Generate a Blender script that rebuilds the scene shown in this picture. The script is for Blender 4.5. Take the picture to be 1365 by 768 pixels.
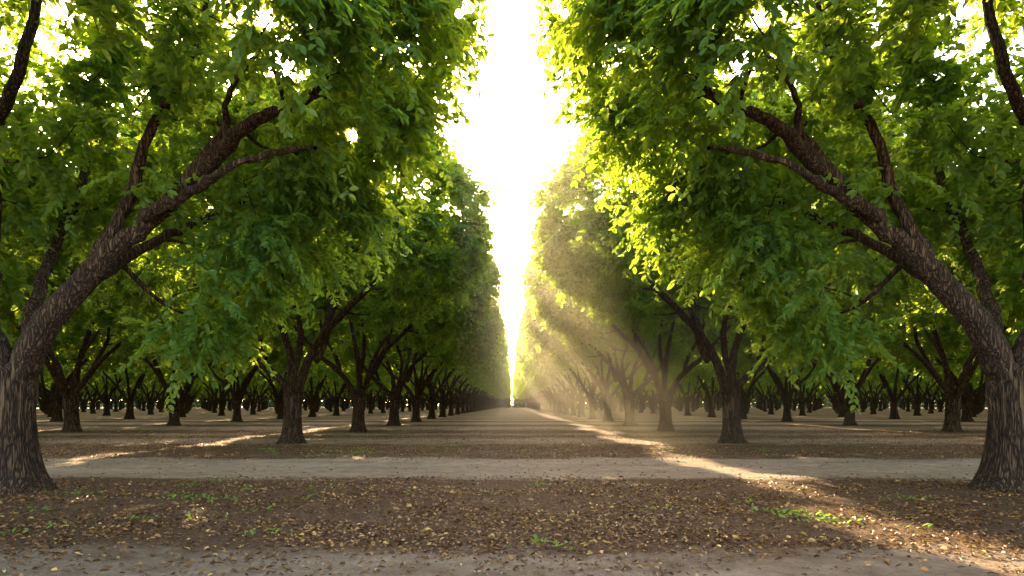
import bpy, math, numpy as np
from mathutils import Vector
R = np.random.RandomState
scene = bpy.context.scene
for o in list(bpy.data.objects): bpy.data.objects.remove(o)

SUN_AZ, SUN_EL = math.radians(-13.2), math.radians(21)
HAZE = True
SKY=1.5; SUN=36.0

# ---------------- helpers ----------------
def nrm(v): return v/np.maximum(np.linalg.norm(v,axis=-1,keepdims=True),1e-9)

def mesh_from(name, V, F, mats, attr=None, smooth=False, matidx=None):
    me = bpy.data.meshes.new(name)
    V=np.asarray(V,dtype=np.float32); F=np.asarray(F,dtype=np.int32)
    me.vertices.add(len(V)); me.vertices.foreach_set("co", V.ravel())
    k=F.shape[1]
    me.loops.add(F.size); me.loops.foreach_set("vertex_index", F.ravel())
    me.polygons.add(len(F)); me.polygons.foreach_set("loop_start", np.arange(0,F.size,k,dtype=np.int32))
    if smooth: me.polygons.foreach_set("use_smooth", np.ones(len(F),dtype=bool))
    for m in mats: me.materials.append(m)
    if matidx is not None: me.polygons.foreach_set("material_index", np.asarray(matidx,dtype=np.int32))
    me.update(calc_edges=True)
    if attr is not None:
        for n,a in attr.items():
            at=me.attributes.new(n,'FLOAT','POINT'); at.data.foreach_set("value",np.asarray(a,dtype=np.float32))
    me.validate()
    return me

def leaf_arrays(P,D,N,L,W,curl=0.12):
    D=nrm(D); S=nrm(np.cross(D,N)); N=np.cross(S,D)
    L=L[:,None]; W=W[:,None]
    v0=P
    v1=P+D*L*.30+S*W*.85+N*W*.35
    v2=P+D*L*.68+S*W*.80+N*(W*.30-L*curl*.4)
    v3=P+D*L-N*L*curl
    v4=P+D*L*.68-S*W*.80+N*(W*.30-L*curl*.4)
    v5=P+D*L*.30-S*W*.85+N*W*.35
    V=np.stack([v0,v1,v2,v3,v4,v5],1).reshape(-1,3)
    b=(np.arange(len(P))*6)[:,None]
    F=np.stack([b+np.array([[0,1,2,3]]),b+np.array([[0,3,4,5]])],1).reshape(-1,4)
    return V,F

def tube(pts, rad, sides=8, flute=0.0, rs=None):
    pts=np.asarray(pts,float); rad=np.asarray(rad,float); n=len(pts)
    T=np.gradient(pts,axis=0); T=nrm(T)
    ref=np.array([0.13,0.99,0.05]) if abs(T[0][1])<.8 else np.array([1,0,0.1])
    A=nrm(np.cross(T,ref)); B=np.cross(T,A)
    th=np.linspace(0,2*np.pi,sides,endpoint=False)
    rr=rad[:,None]*np.ones((1,sides))
    if flute>0:
        z=np.cumsum(np.r_[0,np.linalg.norm(np.diff(pts,axis=0),axis=1)])[:,None]
        t=th[None,:]
        ridg=np.abs(np.sin(t*7+1.3*np.sin(z*1.7)+.8*np.sin(t*3)))+.6*np.abs(np.sin(t*11+2*np.sin(z*1.1+t)+1.0))
        rr=rr*(1+flute*(ridg-.8)) + rad[:,None]*.06*np.sin(3*t+z*1.3)+rad[:,None]*.05*np.sin(2*t-z*2.1)
    V=pts[:,None,:]+A[:,None,:]*(rr*np.cos(th))[:,:,None]+B[:,None,:]*(rr*np.sin(th))[:,:,None]
    V=V.reshape(-1,3)
    i=np.arange(n-1)[:,None]*sides; j=np.arange(sides)[None,:]; j2=(j+1)%sides
    F=np.stack([i+j,i+j2,i+sides+j2,i+sides+j],-1).reshape(-1,4)
    return V,F

def smooth_path(p, m):
    p=np.asarray(p,float); n=len(p)
    q=np.vstack([2*p[0]-p[1],p,2*p[-1]-p[-2]])
    out=[]
    for t in np.linspace(0,n-1,m):
        i=min(int(t),n-2); u=t-i
        a,b,c,d=q[i],q[i+1],q[i+2],q[i+3]
        out.append(.5*((2*b)+(-a+c)*u+(2*a-5*b+4*c-d)*u*u+(-a+3*b-3*c+d)*u**3))
    return np.array(out)

# ---------------- materials ----------------
def newmat(name):
    m=bpy.data.materials.new(name); m.use_nodes=True; nt=m.node_tree; nt.nodes.clear()
    return m,nt,nt.nodes,nt.links

def leaf_material(name, stops, tstops, transl=.5, noise_scale=.35):
    m,nt,N,L=newmat(name)
    out=N.new('ShaderNodeOutputMaterial')
    at=N.new('ShaderNodeAttribute'); at.attribute_name='lr'
    tc=N.new('ShaderNodeTexCoord'); no=N.new('ShaderNodeTexNoise'); no.inputs['Scale'].default_value=noise_scale; no.inputs['Detail'].default_value=2
    L.new(tc.outputs['Object'],no.inputs['Vector'])
    mx=N.new('ShaderNodeMath'); mx.operation='MULTIPLY_ADD'; L.new(no.outputs['Fac'],mx.inputs[0]); mx.inputs[1].default_value=.7
    L.new(at.outputs['Fac'],mx.inputs[2])
    sb=N.new('ShaderNodeMath'); sb.operation='MULTIPLY_ADD'; L.new(mx.outputs[0],sb.inputs[0]); sb.inputs[1].default_value=.75; sb.inputs[2].default_value=-.15
    def ramp(st):
        r=N.new('ShaderNodeValToRGB'); e=r.color_ramp.elements
        e[0].position=st[0][0]; e[0].color=(*st[0][1],1); e[1].position=st[-1][0]; e[1].color=(*st[-1][1],1)
        for p,c in st[1:-1]:
            x=e.new(p); x.color=(*c,1)
        L.new(sb.outputs[0],r.inputs[0]); return r
    r1=ramp(stops); r2=ramp(tstops)
    p=N.new('ShaderNodeBsdfPrincipled'); p.inputs['Roughness'].default_value=.48; p.inputs['Specular IOR Level'].default_value=.35
    L.new(r1.outputs[0],p.inputs['Base Color'])
    t=N.new('ShaderNodeBsdfTranslucent'); L.new(r2.outputs[0],t.inputs['Color'])
    ms=N.new('ShaderNodeMixShader'); ms.inputs[0].default_value=transl
    L.new(p.outputs[0],ms.inputs[1]); L.new(t.outputs[0],ms.inputs[2]); L.new(ms.outputs[0],out.inputs['Surface'])
    return m

leafm=leaf_material('walnut_leaf',
    [(0,(.045,.110,.030)),(.45,(.085,.175,.036)),(.8,(.14,.22,.038)),(1,(.22,.27,.04))],
    [(0,(.22,.40,.025)),(.5,(.48,.60,.03)),(1,(.85,.76,.05))],.54)
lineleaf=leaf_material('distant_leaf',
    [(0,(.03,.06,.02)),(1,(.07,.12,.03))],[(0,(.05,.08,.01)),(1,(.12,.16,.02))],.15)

def bark_material():
    m,nt,N,L=newmat('walnut_bark')
    out=N.new('ShaderNodeOutputMaterial'); p=N.new('ShaderNodeBsdfPrincipled'); p.inputs['Roughness'].default_value=.9
    p.inputs['Specular IOR Level'].default_value=.2
    tc=N.new('ShaderNodeTexCoord'); mp=N.new('ShaderNodeMapping'); mp.inputs['Scale'].default_value=(1,1,.11)
    L.new(tc.outputs['Object'],mp.inputs['Vector'])
    n1=N.new('ShaderNodeTexNoise'); n1.inputs['Scale'].default_value=24; n1.inputs['Detail'].default_value=8; n1.inputs['Roughness'].default_value=.7
    n1.inputs['Distortion'].default_value=.8
    v=N.new('ShaderNodeTexVoronoi'); v.feature='DISTANCE_TO_EDGE'; v.inputs['Scale'].default_value=16
    nd=N.new('ShaderNodeTexNoise'); nd.inputs['Scale'].default_value=9; nd.inputs['Detail'].default_value=4; L.new(mp.outputs[0],nd.inputs['Vector'])
    ad=N.new('ShaderNodeVectorMath'); ad.operation='MULTIPLY_ADD'; L.new(nd.outputs['Color'],ad.inputs[0]); ad.inputs[1].default_value=(.28,.28,.28); L.new(mp.outputs[0],ad.inputs[2])
    L.new(mp.outputs[0],n1.inputs['Vector']); L.new(ad.outputs[0],v.inputs['Vector'])
    mr=N.new('ShaderNodeMapRange'); mr.inputs['From Max'].default_value=.32; mr.inputs['To Min'].default_value=.12; L.new(v.outputs['Distance'],mr.inputs['Value'])
    mu=N.new('ShaderNodeMath'); mu.operation='MULTIPLY'; L.new(mr.outputs[0],mu.inputs[0]); L.new(n1.outputs['Fac'],mu.inputs[1])
    r=N.new('ShaderNodeValToRGB'); e=r.color_ramp.elements
    e[0].position=.1; e[0].color=(.015,.008,.005,1); e[1].position=.62; e[1].color=(.20,.122,.072,1); x=e.new(.3); x.color=(.080,.046,.027,1)
    L.new(mu.outputs[0],r.inputs[0]); L.new(r.outputs[0],p.inputs['Base Color'])
    b=N.new('ShaderNodeBump'); b.inputs['Strength'].default_value=1; b.inputs['Distance'].default_value=.08
    L.new(mu.outputs[0],b.inputs['Height']); L.new(b.outputs[0],p.inputs['Normal']); L.new(p.outputs[0],out.inputs['Surface'])
    return m
barkm=bark_material()

# ---------------- tree builder ----------------
def make_tree(name, seed, rad, cz, limbs, n_shell, n_in, n_twig, n_leaf, LL, LW, fork_h, trunk_r, detail=2, extra=(), hole=None, open_z=6.9, open_y=.3, tw=1.0, slope=1.9):
    rs=R(seed); rx,ry,rzu,rzl=rad
    # clumps
    g=np.arange(n_shell)+.5
    phi=np.arccos(1-2*g/n_shell); th=np.pi*(1+5**.5)*g+rs.rand()*6
    d=np.stack([np.cos(th)*np.sin(phi),np.sin(th)*np.sin(phi),np.cos(phi)],1)
    d=nrm(d+rs.normal(0,.07,d.shape))
    def shell(d,f):
        z=d[:,2]
        return np.stack([d[:,0]*(rx-.65),d[:,1]*(ry-.65),np.where(z>0,z*(rzu-.6),z*(rzl-.4))],1)*f[:,None]
    lump=.975+.025*np.sin(d[:,0]*5+seed)*np.sin(d[:,1]*6+seed*2)+.02*np.sin(d[:,2]*9+d[:,0]*7)
    f=lump*(1+rs.normal(0,.016,n_shell))
    C=shell(d,np.minimum(f,1.02)); nout=nrm(C/np.array([rx,ry,.5*(rzu+rzl)])**2)
    d2=nrm(rs.normal(size=(n_in,3))); f2=rs.uniform(.45,.85,n_in)
    C2=shell(d2,f2); n2=d2
    C=np.vstack([C,C2]); nout=np.vstack([nout,n2]); C[:,2]+=cz
    # vase-shaped crown: open underside around the limbs
    keep=np.ones(len(C),bool)
    q=(C[:,0]/5.6)**2
    oz=open_z-slope*np.clip(q,0,1.5)
    op=(C[:,1]<open_y)&(C[:,2]<oz+rs.normal(0,.25,len(C)))&(C[:,0]<6.0)
    keep[op]=rs.rand(op.sum())<.04
    low=(C[:,1]>=open_y)&(C[:,2]<cz-2.6)&(np.hypot(C[:,0],C[:,1])<rx*.45); keep[low]=rs.rand(low.sum())<.3
    C=C[keep]; nout=nout[keep]
    if len(extra):
        ex=np.asarray(extra,float); C=np.vstack([C,ex]); en=nrm(ex-np.array([0,0,cz+1])); nout=np.vstack([nout,en])
    csz=rs.uniform(.75,1.25,len(C))*tw; cshade=rs.uniform(0,1,len(C))
    # ---- wood
    VV=[];FF=[];off=0
    def add(V,F):
        nonlocal off
        VV.append(V); FF.append(F+off); off+=len(V)
    sides=48 if detail==2 else (20 if detail==1 else 8)
    nz=40 if detail==2 else (14 if detail==1 else 5)
    z=np.linspace(-.15,fork_h+.25,nz)
    tr=trunk_r*(1+.6*np.exp(-np.maximum(z,0)/.25)-.08*z/fork_h+ .12*np.clip((z-fork_h*.7)/(fork_h*.5),0,1))
    tr[-1]*=.7
    tp=np.stack([.04*np.sin(z*1.1+seed),.04*np.cos(z*1.4),z],1)
    add(*tube(tp,tr,sides,.055 if detail else .02))
    nodes=[];nr=[]
    for lp,r0,r1 in limbs:
        m=max(10,len(lp)*(7 if detail==2 else 4 if detail==1 else 2))
        p=smooth_path(lp,m); w=rs.normal(0,1,(m,3)); 
        k=np.linspace(0,1,m)
        if detail: p[1:-1]+= (np.sin(np.linspace(0,11,m)+rs.rand()*6)[:,None]*np.array([.08,.09,.07])+w*.014)[1:-1]
        r=(r0+(r1-r0)*k**.8)*(1+.08*np.sin(np.linspace(0,17,m)+rs.rand()*6))
        add(*tube(p,r,24 if detail==2 else 12 if detail==1 else 6,.05 if detail else 0))
        nodes+=list(p[m//4:]); nr+=list(r[m//4:])
    nodes=np.array(nodes); nr=np.array(nr)
    order=np.argsort(np.linalg.norm(C-np.array([0,0,cz-3]),axis=1)+rs.rand(len(C))*2)
    frac=1.0 if detail else .25
    for q,ci in enumerate(order):
        if rs.rand()>frac: continue
        c=C[ci]
        cost=np.linalg.norm(nodes-c,axis=1)+np.maximum(0,nodes[:,2]-c[2])*.8
        k=np.argmin(cost); a=nodes[k]; dist=np.linalg.norm(c-a)
        if dist<.3: continue
        mid=(a+c)/2+np.array([0,0,-.06*dist+.02])+rs.normal(0,.07*dist,3)
        m=7 if detail else 3
        p=smooth_path([a,mid,c],m)
        ra=min(nr[k]*.7,.018+.022*dist); r=np.linspace(ra,.012,m)
        if hole is not None:
            pp=smooth_path([a,mid,c],30)-hole[0]; al=pp@hole[1]
            if np.linalg.norm(pp-al[:,None]*hole[1],axis=1).min()<.2: continue
        add(*tube(p,r,6 if detail else 3))
        nodes=np.vstack([nodes,p[2:]]); nr=np.r_[nr,r[2:]]
    WV=np.vstack(VV); WF=np.vstack(FF)
    # ---- foliage
    nc=len(C); nt_=n_twig
    cc=np.repeat(np.arange(nc),nt_)
    td=nrm(nout[cc]*.55+rs.normal(0,.62,(len(cc),3))+np.array([0,0,.08]))
    tl=rs.uniform(.55,1.15,len(cc))*csz[cc]
    to=C[cc]+rs.normal(0,.24,(len(cc),3))*csz[cc][:,None]
    # leaves along twigs
    tt=np.repeat(np.arange(len(cc)),n_leaf)
    u=np.tile(np.linspace(.12,1,n_leaf),len(cc))+rs.normal(0,.02,len(tt))
    D=td[tt]; base=to[tt]+D*(u*tl[tt])[:,None]; base[:,2]-=.16*(u**2)*tl[tt]
    side=nrm(np.cross(D,np.array([0,0,1.])+rs.normal(0,.25,(len(tt),3))))
    sg=np.tile(np.where(np.arange(n_leaf)%2==0,1.,-1.),len(cc))[:,None]
    ld=nrm(D*.55+side*sg*.85+rs.normal(0,.28,(len(tt),3))+np.array([0,0,-.34]))
    ln=nrm(np.array([0,0,.9])+nout[cc][tt]*.55+rs.normal(0,.38,(len(tt),3)))
    Ls=rs.uniform(LL*.65,LL*1.2,len(tt)); Ws=Ls*LW*rs.uniform(.8,1.15,len(tt))
    lr=np.clip(rs.normal(.33,.17,len(tt))+(cshade[cc][tt]-.5)*.22,0,1)
    wm=mesh_from(name+'_wood',WV,WF,[barkm],smooth=True)
    LV,LF=leaf_arrays(base,ld,ln,Ls,Ws)
    fm=mesh_from(name+'_foliage',LV,LF,[leafm],{'lr':np.repeat(lr,6)})
    if hole is None: return wm,fm
    o,dv,hr=hole; rel=base+ld*(Ls*.5)[:,None]-o; al=rel@dv; dist=np.linalg.norm(rel-al[:,None]*dv,axis=1)
    kp=dist>hr+Ls*.3
    LV,LF=leaf_arrays(base[kp],ld[kp],ln[kp],Ls[kp],Ws[kp])
    fm2=mesh_from(name+'_foliage_gap',LV,LF,[leafm],{'lr':np.repeat(lr[kp],6)})
    return (wm,fm),(wm,fm2)

def generic_limbs(seed,fh=1.7,s=1.0):
    rs=R(seed+50); L=[]
    j=lambda a:rs.normal(0,a)
    L.append(([(0,0,fh-.3),(.4,0+j(.1),fh+.8),(1.1,j(.2),4.0+j(.1)),(2.6,j(.3),5.6),(4.3,j(.5),7.2),(6.0,j(.5),8.6)],.24,.05))
    L.append(([(0,0,fh-.3),(-.5,j(.1),fh+.7),(-1.8,j(.2),4.0+j(.2)),(-3.6,j(.3),5.8),(-5.6,j(.5),7.2)],.22,.05))
    L.append(([(0,0,fh-.3),(-.1,.1,fh+.9),(-.4+j(.2),.2,4.6),(-.7+j(.3),.4,7),(-.4,.6,10.5)],.23,.05))
    L.append(([(0,0,fh-.2),(.1,.5,fh+.7),(.4+j(.3),1.6,4.3),(.8+j(.4),3.4,6.3),(1,4.6,8)],.2,.05))
    L.append(([(0,0,fh-.2),(.2,-.5,fh+.8),(.7+j(.3),-1.5,4.4),(1.2+j(.5),-3.0,6.6),(1.6,-4.2,8.2)],.16,.05))
    L.append(([(.9,0,3.2),(1.5,.3,5.0),(2.0,.2,7.4),(2.6,0,10)],.13,.04))
    L.append(([(-1.1,0,3.3),(-1.9,.4,5.2),(-2.4,-.4,7.4),(-3,0,9.6)],.12,.04))
    return L

X1,Y1=8.74,12.0
hero_limbs=[
 ([(0,0,1.4),(.25,0,2.2),(.7,0,3.0),(1.45,0,4.0),(2.5,-.15,4.8),(3.7,-.45,5.7),(4.6,-.7,6.25),(5.3,-.75,6.5),(5.9,-.7,7.1)],.29,.06),
 ([(1.5,0,4.0),(1.85,.3,5.5),(2.6,.5,7.3),(3.2,.6,9.5)],.14,.05),
 ([(2.4,-.1,4.8),(3.4,-.7,5.05),(4.6,-1.0,5.5),(5.6,-1.1,5.6)],.11,.035),
 ([(0,0,1.4),(-.3,.1,2.4),(-.6,.2,3.4),(-.75,.3,4.7),(-.6,.2,6.2),(.2,0,7.4),(.6,0,9.3)],.24,.07),
 ([(0,0,1.6),(-.1,.5,2.6),(-.4,1.5,4.2),(-.8,3,6.5),(-.9,4.2,8)],.18,.05),
 ([(-.1,0,1.7),(-1.0,-.1,3),(-2.2,-.2,4.2),(-4.2,0,6),(-6,0,7.3)],.2,.05),
 ([(-.6,.2,3.6),(-.3,-.8,5),(.2,-2,6.6),(.8,-3.2,8)],.13,.04),
 ([(.9,0,3.3),(1.6,.9,4.4),(2.9,2.2,5.6),(4,3.4,6.7)],.14,.04),
 ([(3.2,-.2,5.4),(3.8,-.3,6.4),(4.4,-.3,7.8)],.09,.03),
]
sunv=np.array([math.sin(SUN_AZ)*math.cos(SUN_EL),math.cos(SUN_AZ)*math.cos(SUN_EL),math.sin(SUN_EL)])
rs=R(5)
extra=[]
for a in range(26):
    t=rs.rand(); extra.append((1.8+4.3*t+rs.normal(0,.2), rs.uniform(.8,3.6), 3.1+3.4*t+rs.normal(0,.22)))
for a in range(12):
    extra.append((rs.uniform(-5.5,-1.5), rs.uniform(.5,4.5), rs.uniform(3.6,4.8)))
RAD=(8.1,6.4,5.3,3.9)
cam0=np.array([0,0,1.5])
heroA,heroL=make_tree('hero',3,(8.1,6.2,5.3,3.7),8.5,hero_limbs,460,110,17,26,.18,.265,1.9,.36,2,extra,open_z=7.3,open_y=.0,tw=.86,slope=.9,hole=(cam0-np.array([-X1,Y1,0]),sunv,.085))
treeB,treeBL=make_tree('mid_a',11,RAD,8.3,generic_limbs(1),560,70,16,23,.18,.28,1.7,.37,1,tw=.68,hole=(cam0-np.array([-8.6,26.8,0]),sunv,.24))
treeC=make_tree('mid_b',23,(8.0,6.5,5.1,3.9),8.3,generic_limbs(2),540,60,15,20,.205,.28,1.8,.35,1,tw=.68)
farD=make_tree('far_a',31,(8.1,6.4,5.3,4.0),8.3,generic_limbs(3),300,40,10,9,.42,.24,1.7,.37,0,open_z=6.2,tw=.75)
farE=make_tree('far_b',37,(8.0,6.3,5.0,4.1),8.3,generic_limbs(4),300,40,10,9,.42,.24,1.8,.37,0,open_z=6.2,tw=.75)

col=scene.collection
def place(meshes,x,y,mirror,rot=0,s=1.0,parent=None):
    if parent is None:
        e=bpy.data.objects.new('walnut_tree',None); col.objects.link(e)
        e.location=(x,y,0); e.scale=((-1 if mirror else 1)*s,s,s); e.rotation_euler=(0,0,rot)
        for nm,me in zip(('trunk_and_limbs','foliage'),meshes):
            o=bpy.data.objects.new(nm,me); col.objects.link(o); o.parent=e
    else:
        for nm,me in zip(('trunk_and_limbs','foliage'),meshes):
            o=bpy.data.objects.new(nm,me); col.objects.link(o); o.parent=parent
            o.location=(x,y,0); o.scale=((-1 if mirror else 1)*s,s,s); o.rotation_euler=(0,0,rot)

dist=bpy.data.objects.new('distant_walnut_trees',None); col.objects.link(dist)
rows_y=[12.0,26.8]+[26.8+11.6*i for i in range(1,30)]
rs=R(77)
for k in range(0,12):
    X=8.6+16.2*k
    for i,y in enumerate(rows_y):
        if i==0 and k>1: continue
        r=rs.rand(); flip=rs.rand()<.5; dr=rs.normal(0,.06); ds=1+rs.normal(0,.02)
        for side in (-1,1):
            mir=(side==1)
            if i==0 and k==0: place(heroA if mir else heroL,side*X1,Y1,mir)
            elif i==1 and k==0: place(treeB if mir else treeBL,side*8.6,26.8,mir)
            elif y<62 and k<3:
                if k==0: place(treeB if i%2==1 else treeC, side*X,y,mir,side*dr*.3 ,1.0)
                else: place(treeC if r<.5 else treeB, side*X,y,mir^flip, side*dr*2, ds)
            else:
                place(farD if r<.5 else farE, side*X,y,mir^(flip and k>0), side*dr*2 if k else 0, 1.0+(ds-1)*.6, parent=dist)

# far edge of the orchard: one mass of trees closing the horizon
rs=R(404); n=70000
x=rs.uniform(1.2,620,n)*np.where(rs.rand(n)<.5,-1,1)
m=4000; x[:m]=rs.uniform(1.2,20,m)*np.where(rs.rand(m)<.5,-1,1)
y=380+rs.uniform(0,20,n)+.02*np.abs(x); 
top=11+1.5*np.sin(x*.19)+1.2*np.sin(x*.41+1); z=rs.uniform(0.0,1,n)**1.2*top
Ls=rs.uniform(1.4,2.6,n); dd=nrm(rs.normal(size=(n,3)))
V,F=leaf_arrays(np.stack([x,y,z],1),dd,nrm(rs.normal(size=(n,3))),Ls,Ls*.3)
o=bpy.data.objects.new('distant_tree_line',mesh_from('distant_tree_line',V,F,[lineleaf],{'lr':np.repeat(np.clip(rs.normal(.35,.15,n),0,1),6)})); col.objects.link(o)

# ---------------- ground ----------------
def ground_material():
    m,nt,N,L=newmat('orchard_soil')
    out=N.new('ShaderNodeOutputMaterial'); p=N.new('ShaderNodeBsdfPrincipled'); p.inputs['Roughness'].default_value=.95; p.inputs['Specular IOR Level'].default_value=.1
    tc=N.new('ShaderNodeTexCoord'); sx=N.new('ShaderNodeSeparateXYZ'); L.new(tc.outputs['Object'],sx.inputs[0])
    def noise(s,d=5,r=.6,vec=None):
        n=N.new('ShaderNodeTexNoise'); n.inputs['Scale'].default_value=s; n.inputs['Detail'].default_value=d; n.inputs['Roughness'].default_value=r
        L.new(vec or tc.outputs['Object'],n.inputs['Vector']); return n
    def math_(op,a,b=None,c=None):
        n=N.new('ShaderNodeMath'); n.operation=op
        for i,v in enumerate((a,b,c)):
            if v is None: continue
            if isinstance(v,(int,float)): n.inputs[i].default_value=v
            else: L.new(v,n.inputs[i])
        return n.outputs[0]
    mp=N.new('ShaderNodeMapping'); mp.inputs['Scale'].default_value=(.35,1,1); L.new(tc.outputs['Object'],mp.inputs['Vector'])
    ed=noise(.9,5,.65,mp.outputs[0]); 
    yy=math_('ADD',sx.outputs['Y'],math_('MULTIPLY',math_('SUBTRACT',ed.outputs['Fac'],.5),2.6))
    # near bands
    r=N.new('ShaderNodeValToRGB'); e=r.color_ramp.elements; r.color_ramp.interpolation='LINEAR'
    st=[(0,.3),(6.6,.3),(7.4,.9),(13.6,.95),(14.4,.05),(18.8,.0),(19.6,.8),(25,.9),(27.2,.3),(30,.25),(31.5,.75),(40,.5)]
    e[0].position=0; e[0].color=(st[0][1],)*3+(1,); e[1].position=1; e[1].color=(.5,.5,.5,1)
    for a,b in st[1:-1]:
        x=e.new(a/40); x.color=(b,b,b,1)
    L.new(math_('DIVIDE',yy,40),r.inputs[0])
    # far periodic bands
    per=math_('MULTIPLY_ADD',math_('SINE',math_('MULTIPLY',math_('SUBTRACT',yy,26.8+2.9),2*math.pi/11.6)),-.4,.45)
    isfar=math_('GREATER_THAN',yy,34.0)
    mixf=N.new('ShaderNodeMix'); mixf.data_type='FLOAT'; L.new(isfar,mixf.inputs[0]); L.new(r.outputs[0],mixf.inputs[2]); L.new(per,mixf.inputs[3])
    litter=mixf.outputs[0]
    n2=noise(3.0,6,.7); n3=noise(22,5,.7); n0=noise(.7,4,.6,mp.outputs[0])
    soil=N.new('ShaderNodeValToRGB'); e=soil.color_ramp.elements; e[0].position=.36; e[0].color=(.165,.105,.068,1); e[1].position=.66; e[1].color=(.43,.325,.235,1)
    L.new(math_('ADD',math_('MULTIPLY',n2.outputs['Fac'],.4),math_('ADD',math_('MULTIPLY',n3.outputs['Fac'],.3),math_('MULTIPLY',n0.outputs['Fac'],.3))),soil.inputs[0])
    lit=N.new('ShaderNodeValToRGB'); e=lit.color_ramp.elements; e[0].position=.36; e[0].color=(.042,.023,.014,1); e[1].position=.70; e[1].color=(.25,.14,.072,1); x=e.new(.5); x.color=(.11,.062,.036,1)
    n4=noise(16,7,.8); L.new(n4.outputs['Fac'],lit.inputs[0])
    n5=noise(.8,5,.7)
    lf=math_('ADD',litter,math_('MULTIPLY',math_('SUBTRACT',n5.outputs['Fac'],.5),1.4))
    cl=N.new('ShaderNodeMapRange'); cl.inputs['From Min'].default_value=.2; cl.inputs['From Max'].default_value=.8; L.new(lf,cl.inputs['Value'])
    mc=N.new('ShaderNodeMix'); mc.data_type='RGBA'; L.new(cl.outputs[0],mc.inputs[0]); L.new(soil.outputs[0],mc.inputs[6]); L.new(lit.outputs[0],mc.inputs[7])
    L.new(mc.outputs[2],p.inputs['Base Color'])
    b=N.new('ShaderNodeBump'); b.inputs['Strength'].default_value=1; b.inputs['Distance'].default_value=.08
    L.new(math_('ADD',math_('MULTIPLY',n3.outputs['Fac'],.5),math_('ADD',n2.outputs['Fac'],math_('MULTIPLY',n4.outputs['Fac'],.6))),b.inputs['Height']); L.new(b.outputs[0],p.inputs['Normal'])
    L.new(p.outputs[0],out.inputs['Surface']); return m

def gh(x,y):
    h=.018*np.sin(x*1.3+.7*np.sin(y*.9))*np.sin(y*1.7+x*.4)+.012*np.sin(x*3.1+y*2.3)*np.sin(y*4.1-x*1.1)+.008*np.sin(x*7.3+2*np.sin(y*3))*np.sin(y*8.7)
    # wheel ruts along the cross track
    road=np.exp(-((y-16.6)/2.6)**4)
    h=h*(1-.6*road)-.03*road-.03*np.exp(-((y-15.7)/.28)**2)-.03*np.exp(-((y-17.4)/.28)**2)
    return h*np.exp(-np.maximum(np.hypot(x,y)-60,0)/30)
xs=np.concatenate([-np.geomspace(30,4000,26)[::-1],np.linspace(-29.5,29.5,260),np.geomspace(30,4000,26)])
ys=np.concatenate([-np.geomspace(3,4000,20)[::-1],np.linspace(-2.5,40,300),np.geomspace(41,4500,50)])
GX,GY=np.meshgrid(xs,ys); GZ=gh(GX,GY)
V=np.stack([GX,GY,GZ],-1).reshape(-1,3); nx=len(xs); ny=len(ys)
i=np.arange(ny-1)[:,None]*nx; j=np.arange(nx-1)[None,:]
F=np.stack([i+j,i+j+1,i+nx+j+1,i+nx+j],-1).reshape(-1,4)
g=bpy.data.objects.new('ground',mesh_from('ground',V,F,[ground_material()],smooth=True)); col.objects.link(g)

# fallen leaves
fall=leaf_material('fallen_leaf',[(0,(.07,.028,.013)),(.35,(.18,.08,.028)),(.7,(.40,.21,.07)),(1,(.66,.46,.13))],
    [(0,(.12,.06,.03)),(1,(.5,.38,.12))],.15,.8)
rs=R(9)
def band(y):
    b=np.full_like(y,.12)
    b=np.where((y>6.8)&(y<13.9),1.0,b); b=np.where((y>13.9)&(y<19.2),.05,b); b=np.where((y>19.2)&(y<26.5),.8,b); b=np.where(y>=26.5,.45,b)
    return b
def scatter(n,y0,y1,xw,power=1.0):
    y=y0+(y1-y0)*rs.rand(n)**power; x=rs.uniform(-1,1,n)*(y*.80+1.0)
    y2=y+rs.normal(0,.5,n); cl=.25+.75*np.clip(np.sin(x*1.1+2*np.sin(y*.8))*np.sin(y*1.6+1.4*np.sin(x*.7))+.5+.4*np.sin(x*3.3+y*2)*np.sin(y*4.1-x),0,1)
    k=rs.rand(n)<band(y2)*cl
    return x[k],y[k]
x,y=scatter(175000,3.5,45,0,1.25)
n=len(x); ang=rs.uniform(0,2*np.pi,n)
P=np.stack([x,y,gh(x,y)+.008+rs.rand(n)*.02],1)
D=np.stack([np.cos(ang),np.sin(ang),rs.normal(.05,.25,n)],1); NN=nrm(np.stack([rs.normal(0,.45,n),rs.normal(0,.45,n),np.ones(n)],1))
Ls=.028+.085*rs.beta(1.3,3.0,n); V,F=leaf_arrays(P,D,NN,Ls,Ls*rs.uniform(.2,.38,n),.28)
o=bpy.data.objects.new('fallen_leaves',mesh_from('fallen_leaves',V,F,[fall],{'lr':np.repeat(np.clip(rs.beta(.8,2.0,n)*1.3-.15,-.2,1),6)})); col.objects.link(o)

# weeds
weedm=leaf_material('weed_leaf',[(0,(.06,.13,.02)),(1,(.18,.28,.05))],[(0,(.2,.35,.04)),(1,(.4,.55,.08))],.4)
PP=[];DD=[];
cent=[(-4.6,10.6),(-5.1,10.9),(3.9,9.0),(4.1,8.7),(3.6,9.2),(.3,7.2),(-4.9,21.),(-5.5,21.4),(6.2,10.7),(7.5,8.6)]+[(rs.uniform(-9,9),rs.choice([rs.uniform(7.4,13.5),rs.uniform(19.6,25)])) for _ in range(60)]
for q,(cx,cy) in enumerate(cent):
    m=rs.randint(16,40) if q<10 else rs.randint(4,16); sp=.14 if q<10 else .09
    a=rs.uniform(0,2*np.pi,m); px=cx+rs.normal(0,sp,m)*1.6; py=cy+rs.normal(0,sp,m)
    PP.append(np.stack([px,py,gh(px,py)+rs.rand(m)*.05],1)); DD.append(np.stack([np.cos(a),np.sin(a),rs.uniform(.2,1.2,m)],1))
P=np.vstack(PP); D=nrm(np.vstack(DD)); n=len(P)
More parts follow.
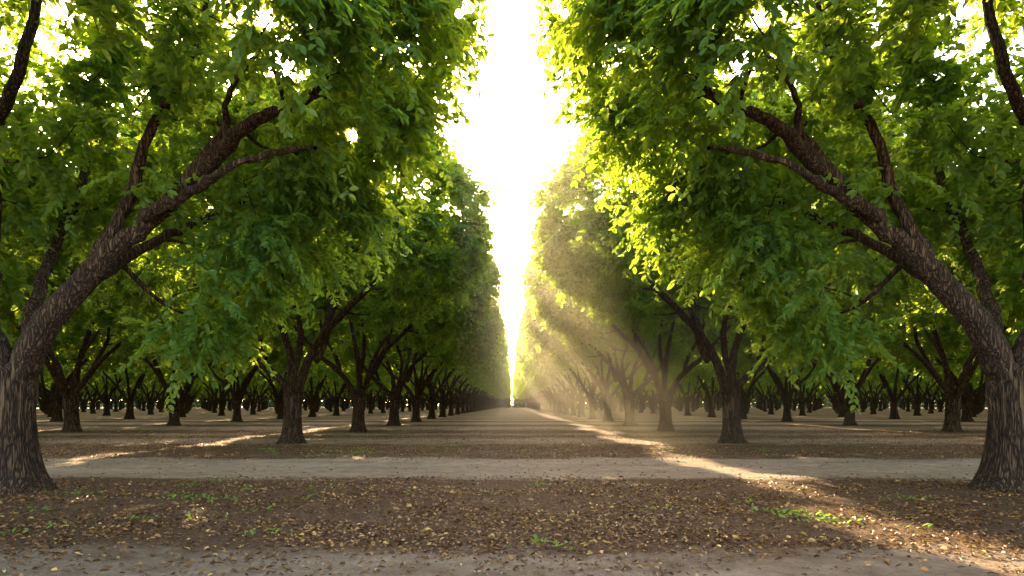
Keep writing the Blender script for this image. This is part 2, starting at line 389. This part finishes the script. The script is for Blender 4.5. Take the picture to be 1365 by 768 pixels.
Ls=rs.uniform(.04,.10,n); V,F=leaf_arrays(P,D,nrm(np.array([0,0,1.])+rs.normal(0,.4,(n,3))),Ls,Ls*.25,.2)
o=bpy.data.objects.new('weeds',mesh_from('weeds',V,F,[weedm],{'lr':np.repeat(rs.rand(n),6)})); col.objects.link(o)

# ---------------- haze in the alley ----------------
if HAZE:
    m,nt,N,L=newmat('dusty_air'); out=N.new('ShaderNodeOutputMaterial'); vs=N.new('ShaderNodeVolumeScatter')
    vs.inputs['Color'].default_value=(1,.88,.66,1); vs.inputs['Density'].default_value=.0036; vs.inputs['Anisotropy'].default_value=.6
    L.new(vs.outputs[0],out.inputs['Volume'])
    xa,xb,y0,y1,za,z1=-1.6,11,17,100,.12,13.5
    V=[(xa,y0,za),(xb,y0,za),(xb,y1,za),(xa,y1,za),(xa,y0,z1),(xb,y0,z1),(xb,y1,z1),(xa,y1,z1)]
    F=[(0,3,2,1),(4,5,6,7),(0,1,5,4),(1,2,6,5),(2,3,7,6),(3,0,4,7)]
    o=bpy.data.objects.new('dusty_haze',mesh_from('dusty_haze',V,F,[m])); col.objects.link(o)

# ---------------- light ----------------
w=bpy.data.worlds.new('World'); scene.world=w; w.use_nodes=True; nt=w.node_tree; nt.nodes.clear()
bg=nt.nodes.new('ShaderNodeBackground'); sk=nt.nodes.new('ShaderNodeTexSky'); wo=nt.nodes.new('ShaderNodeOutputWorld')
sk.sky_type='NISHITA'; sk.sun_disc=False; sk.sun_elevation=SUN_EL; sk.sun_rotation=SUN_AZ; sk.air_density=1.0; sk.dust_density=3.0; sk.ozone_density=.6
tint=nt.nodes.new('ShaderNodeMix'); tint.data_type='RGBA'; tint.blend_type='MULTIPLY'; tint.inputs[0].default_value=1; tint.inputs[7].default_value=(1,.90,.77,1)
bg.inputs['Strength'].default_value=SKY
nt.links.new(sk.outputs[0],tint.inputs[6]); nt.links.new(tint.outputs[2],bg.inputs[0]); nt.links.new(bg.outputs[0],wo.inputs[0])
sl=bpy.data.lights.new('sun','SUN'); sl.energy=SUN; sl.angle=math.radians(.5); sl.color=(1,.76,.43)
so=bpy.data.objects.new('sun',sl); col.objects.link(so); so.rotation_euler=Vector(sunv).to_track_quat('Z','Y').to_euler(); so.location=(-20,80,40)

cam=bpy.data.cameras.new('camera'); cam.sensor_width=36; cam.lens=24; cam.shift_y=156/1365; cam.clip_end=10000
co=bpy.data.objects.new('camera',cam); col.objects.link(co); co.location=(0,0,1.5); co.rotation_euler=(math.radians(90),0,0)
scene.camera=co
scene.view_settings.view_transform='Standard'; scene.view_settings.look='None'; scene.view_settings.exposure=0
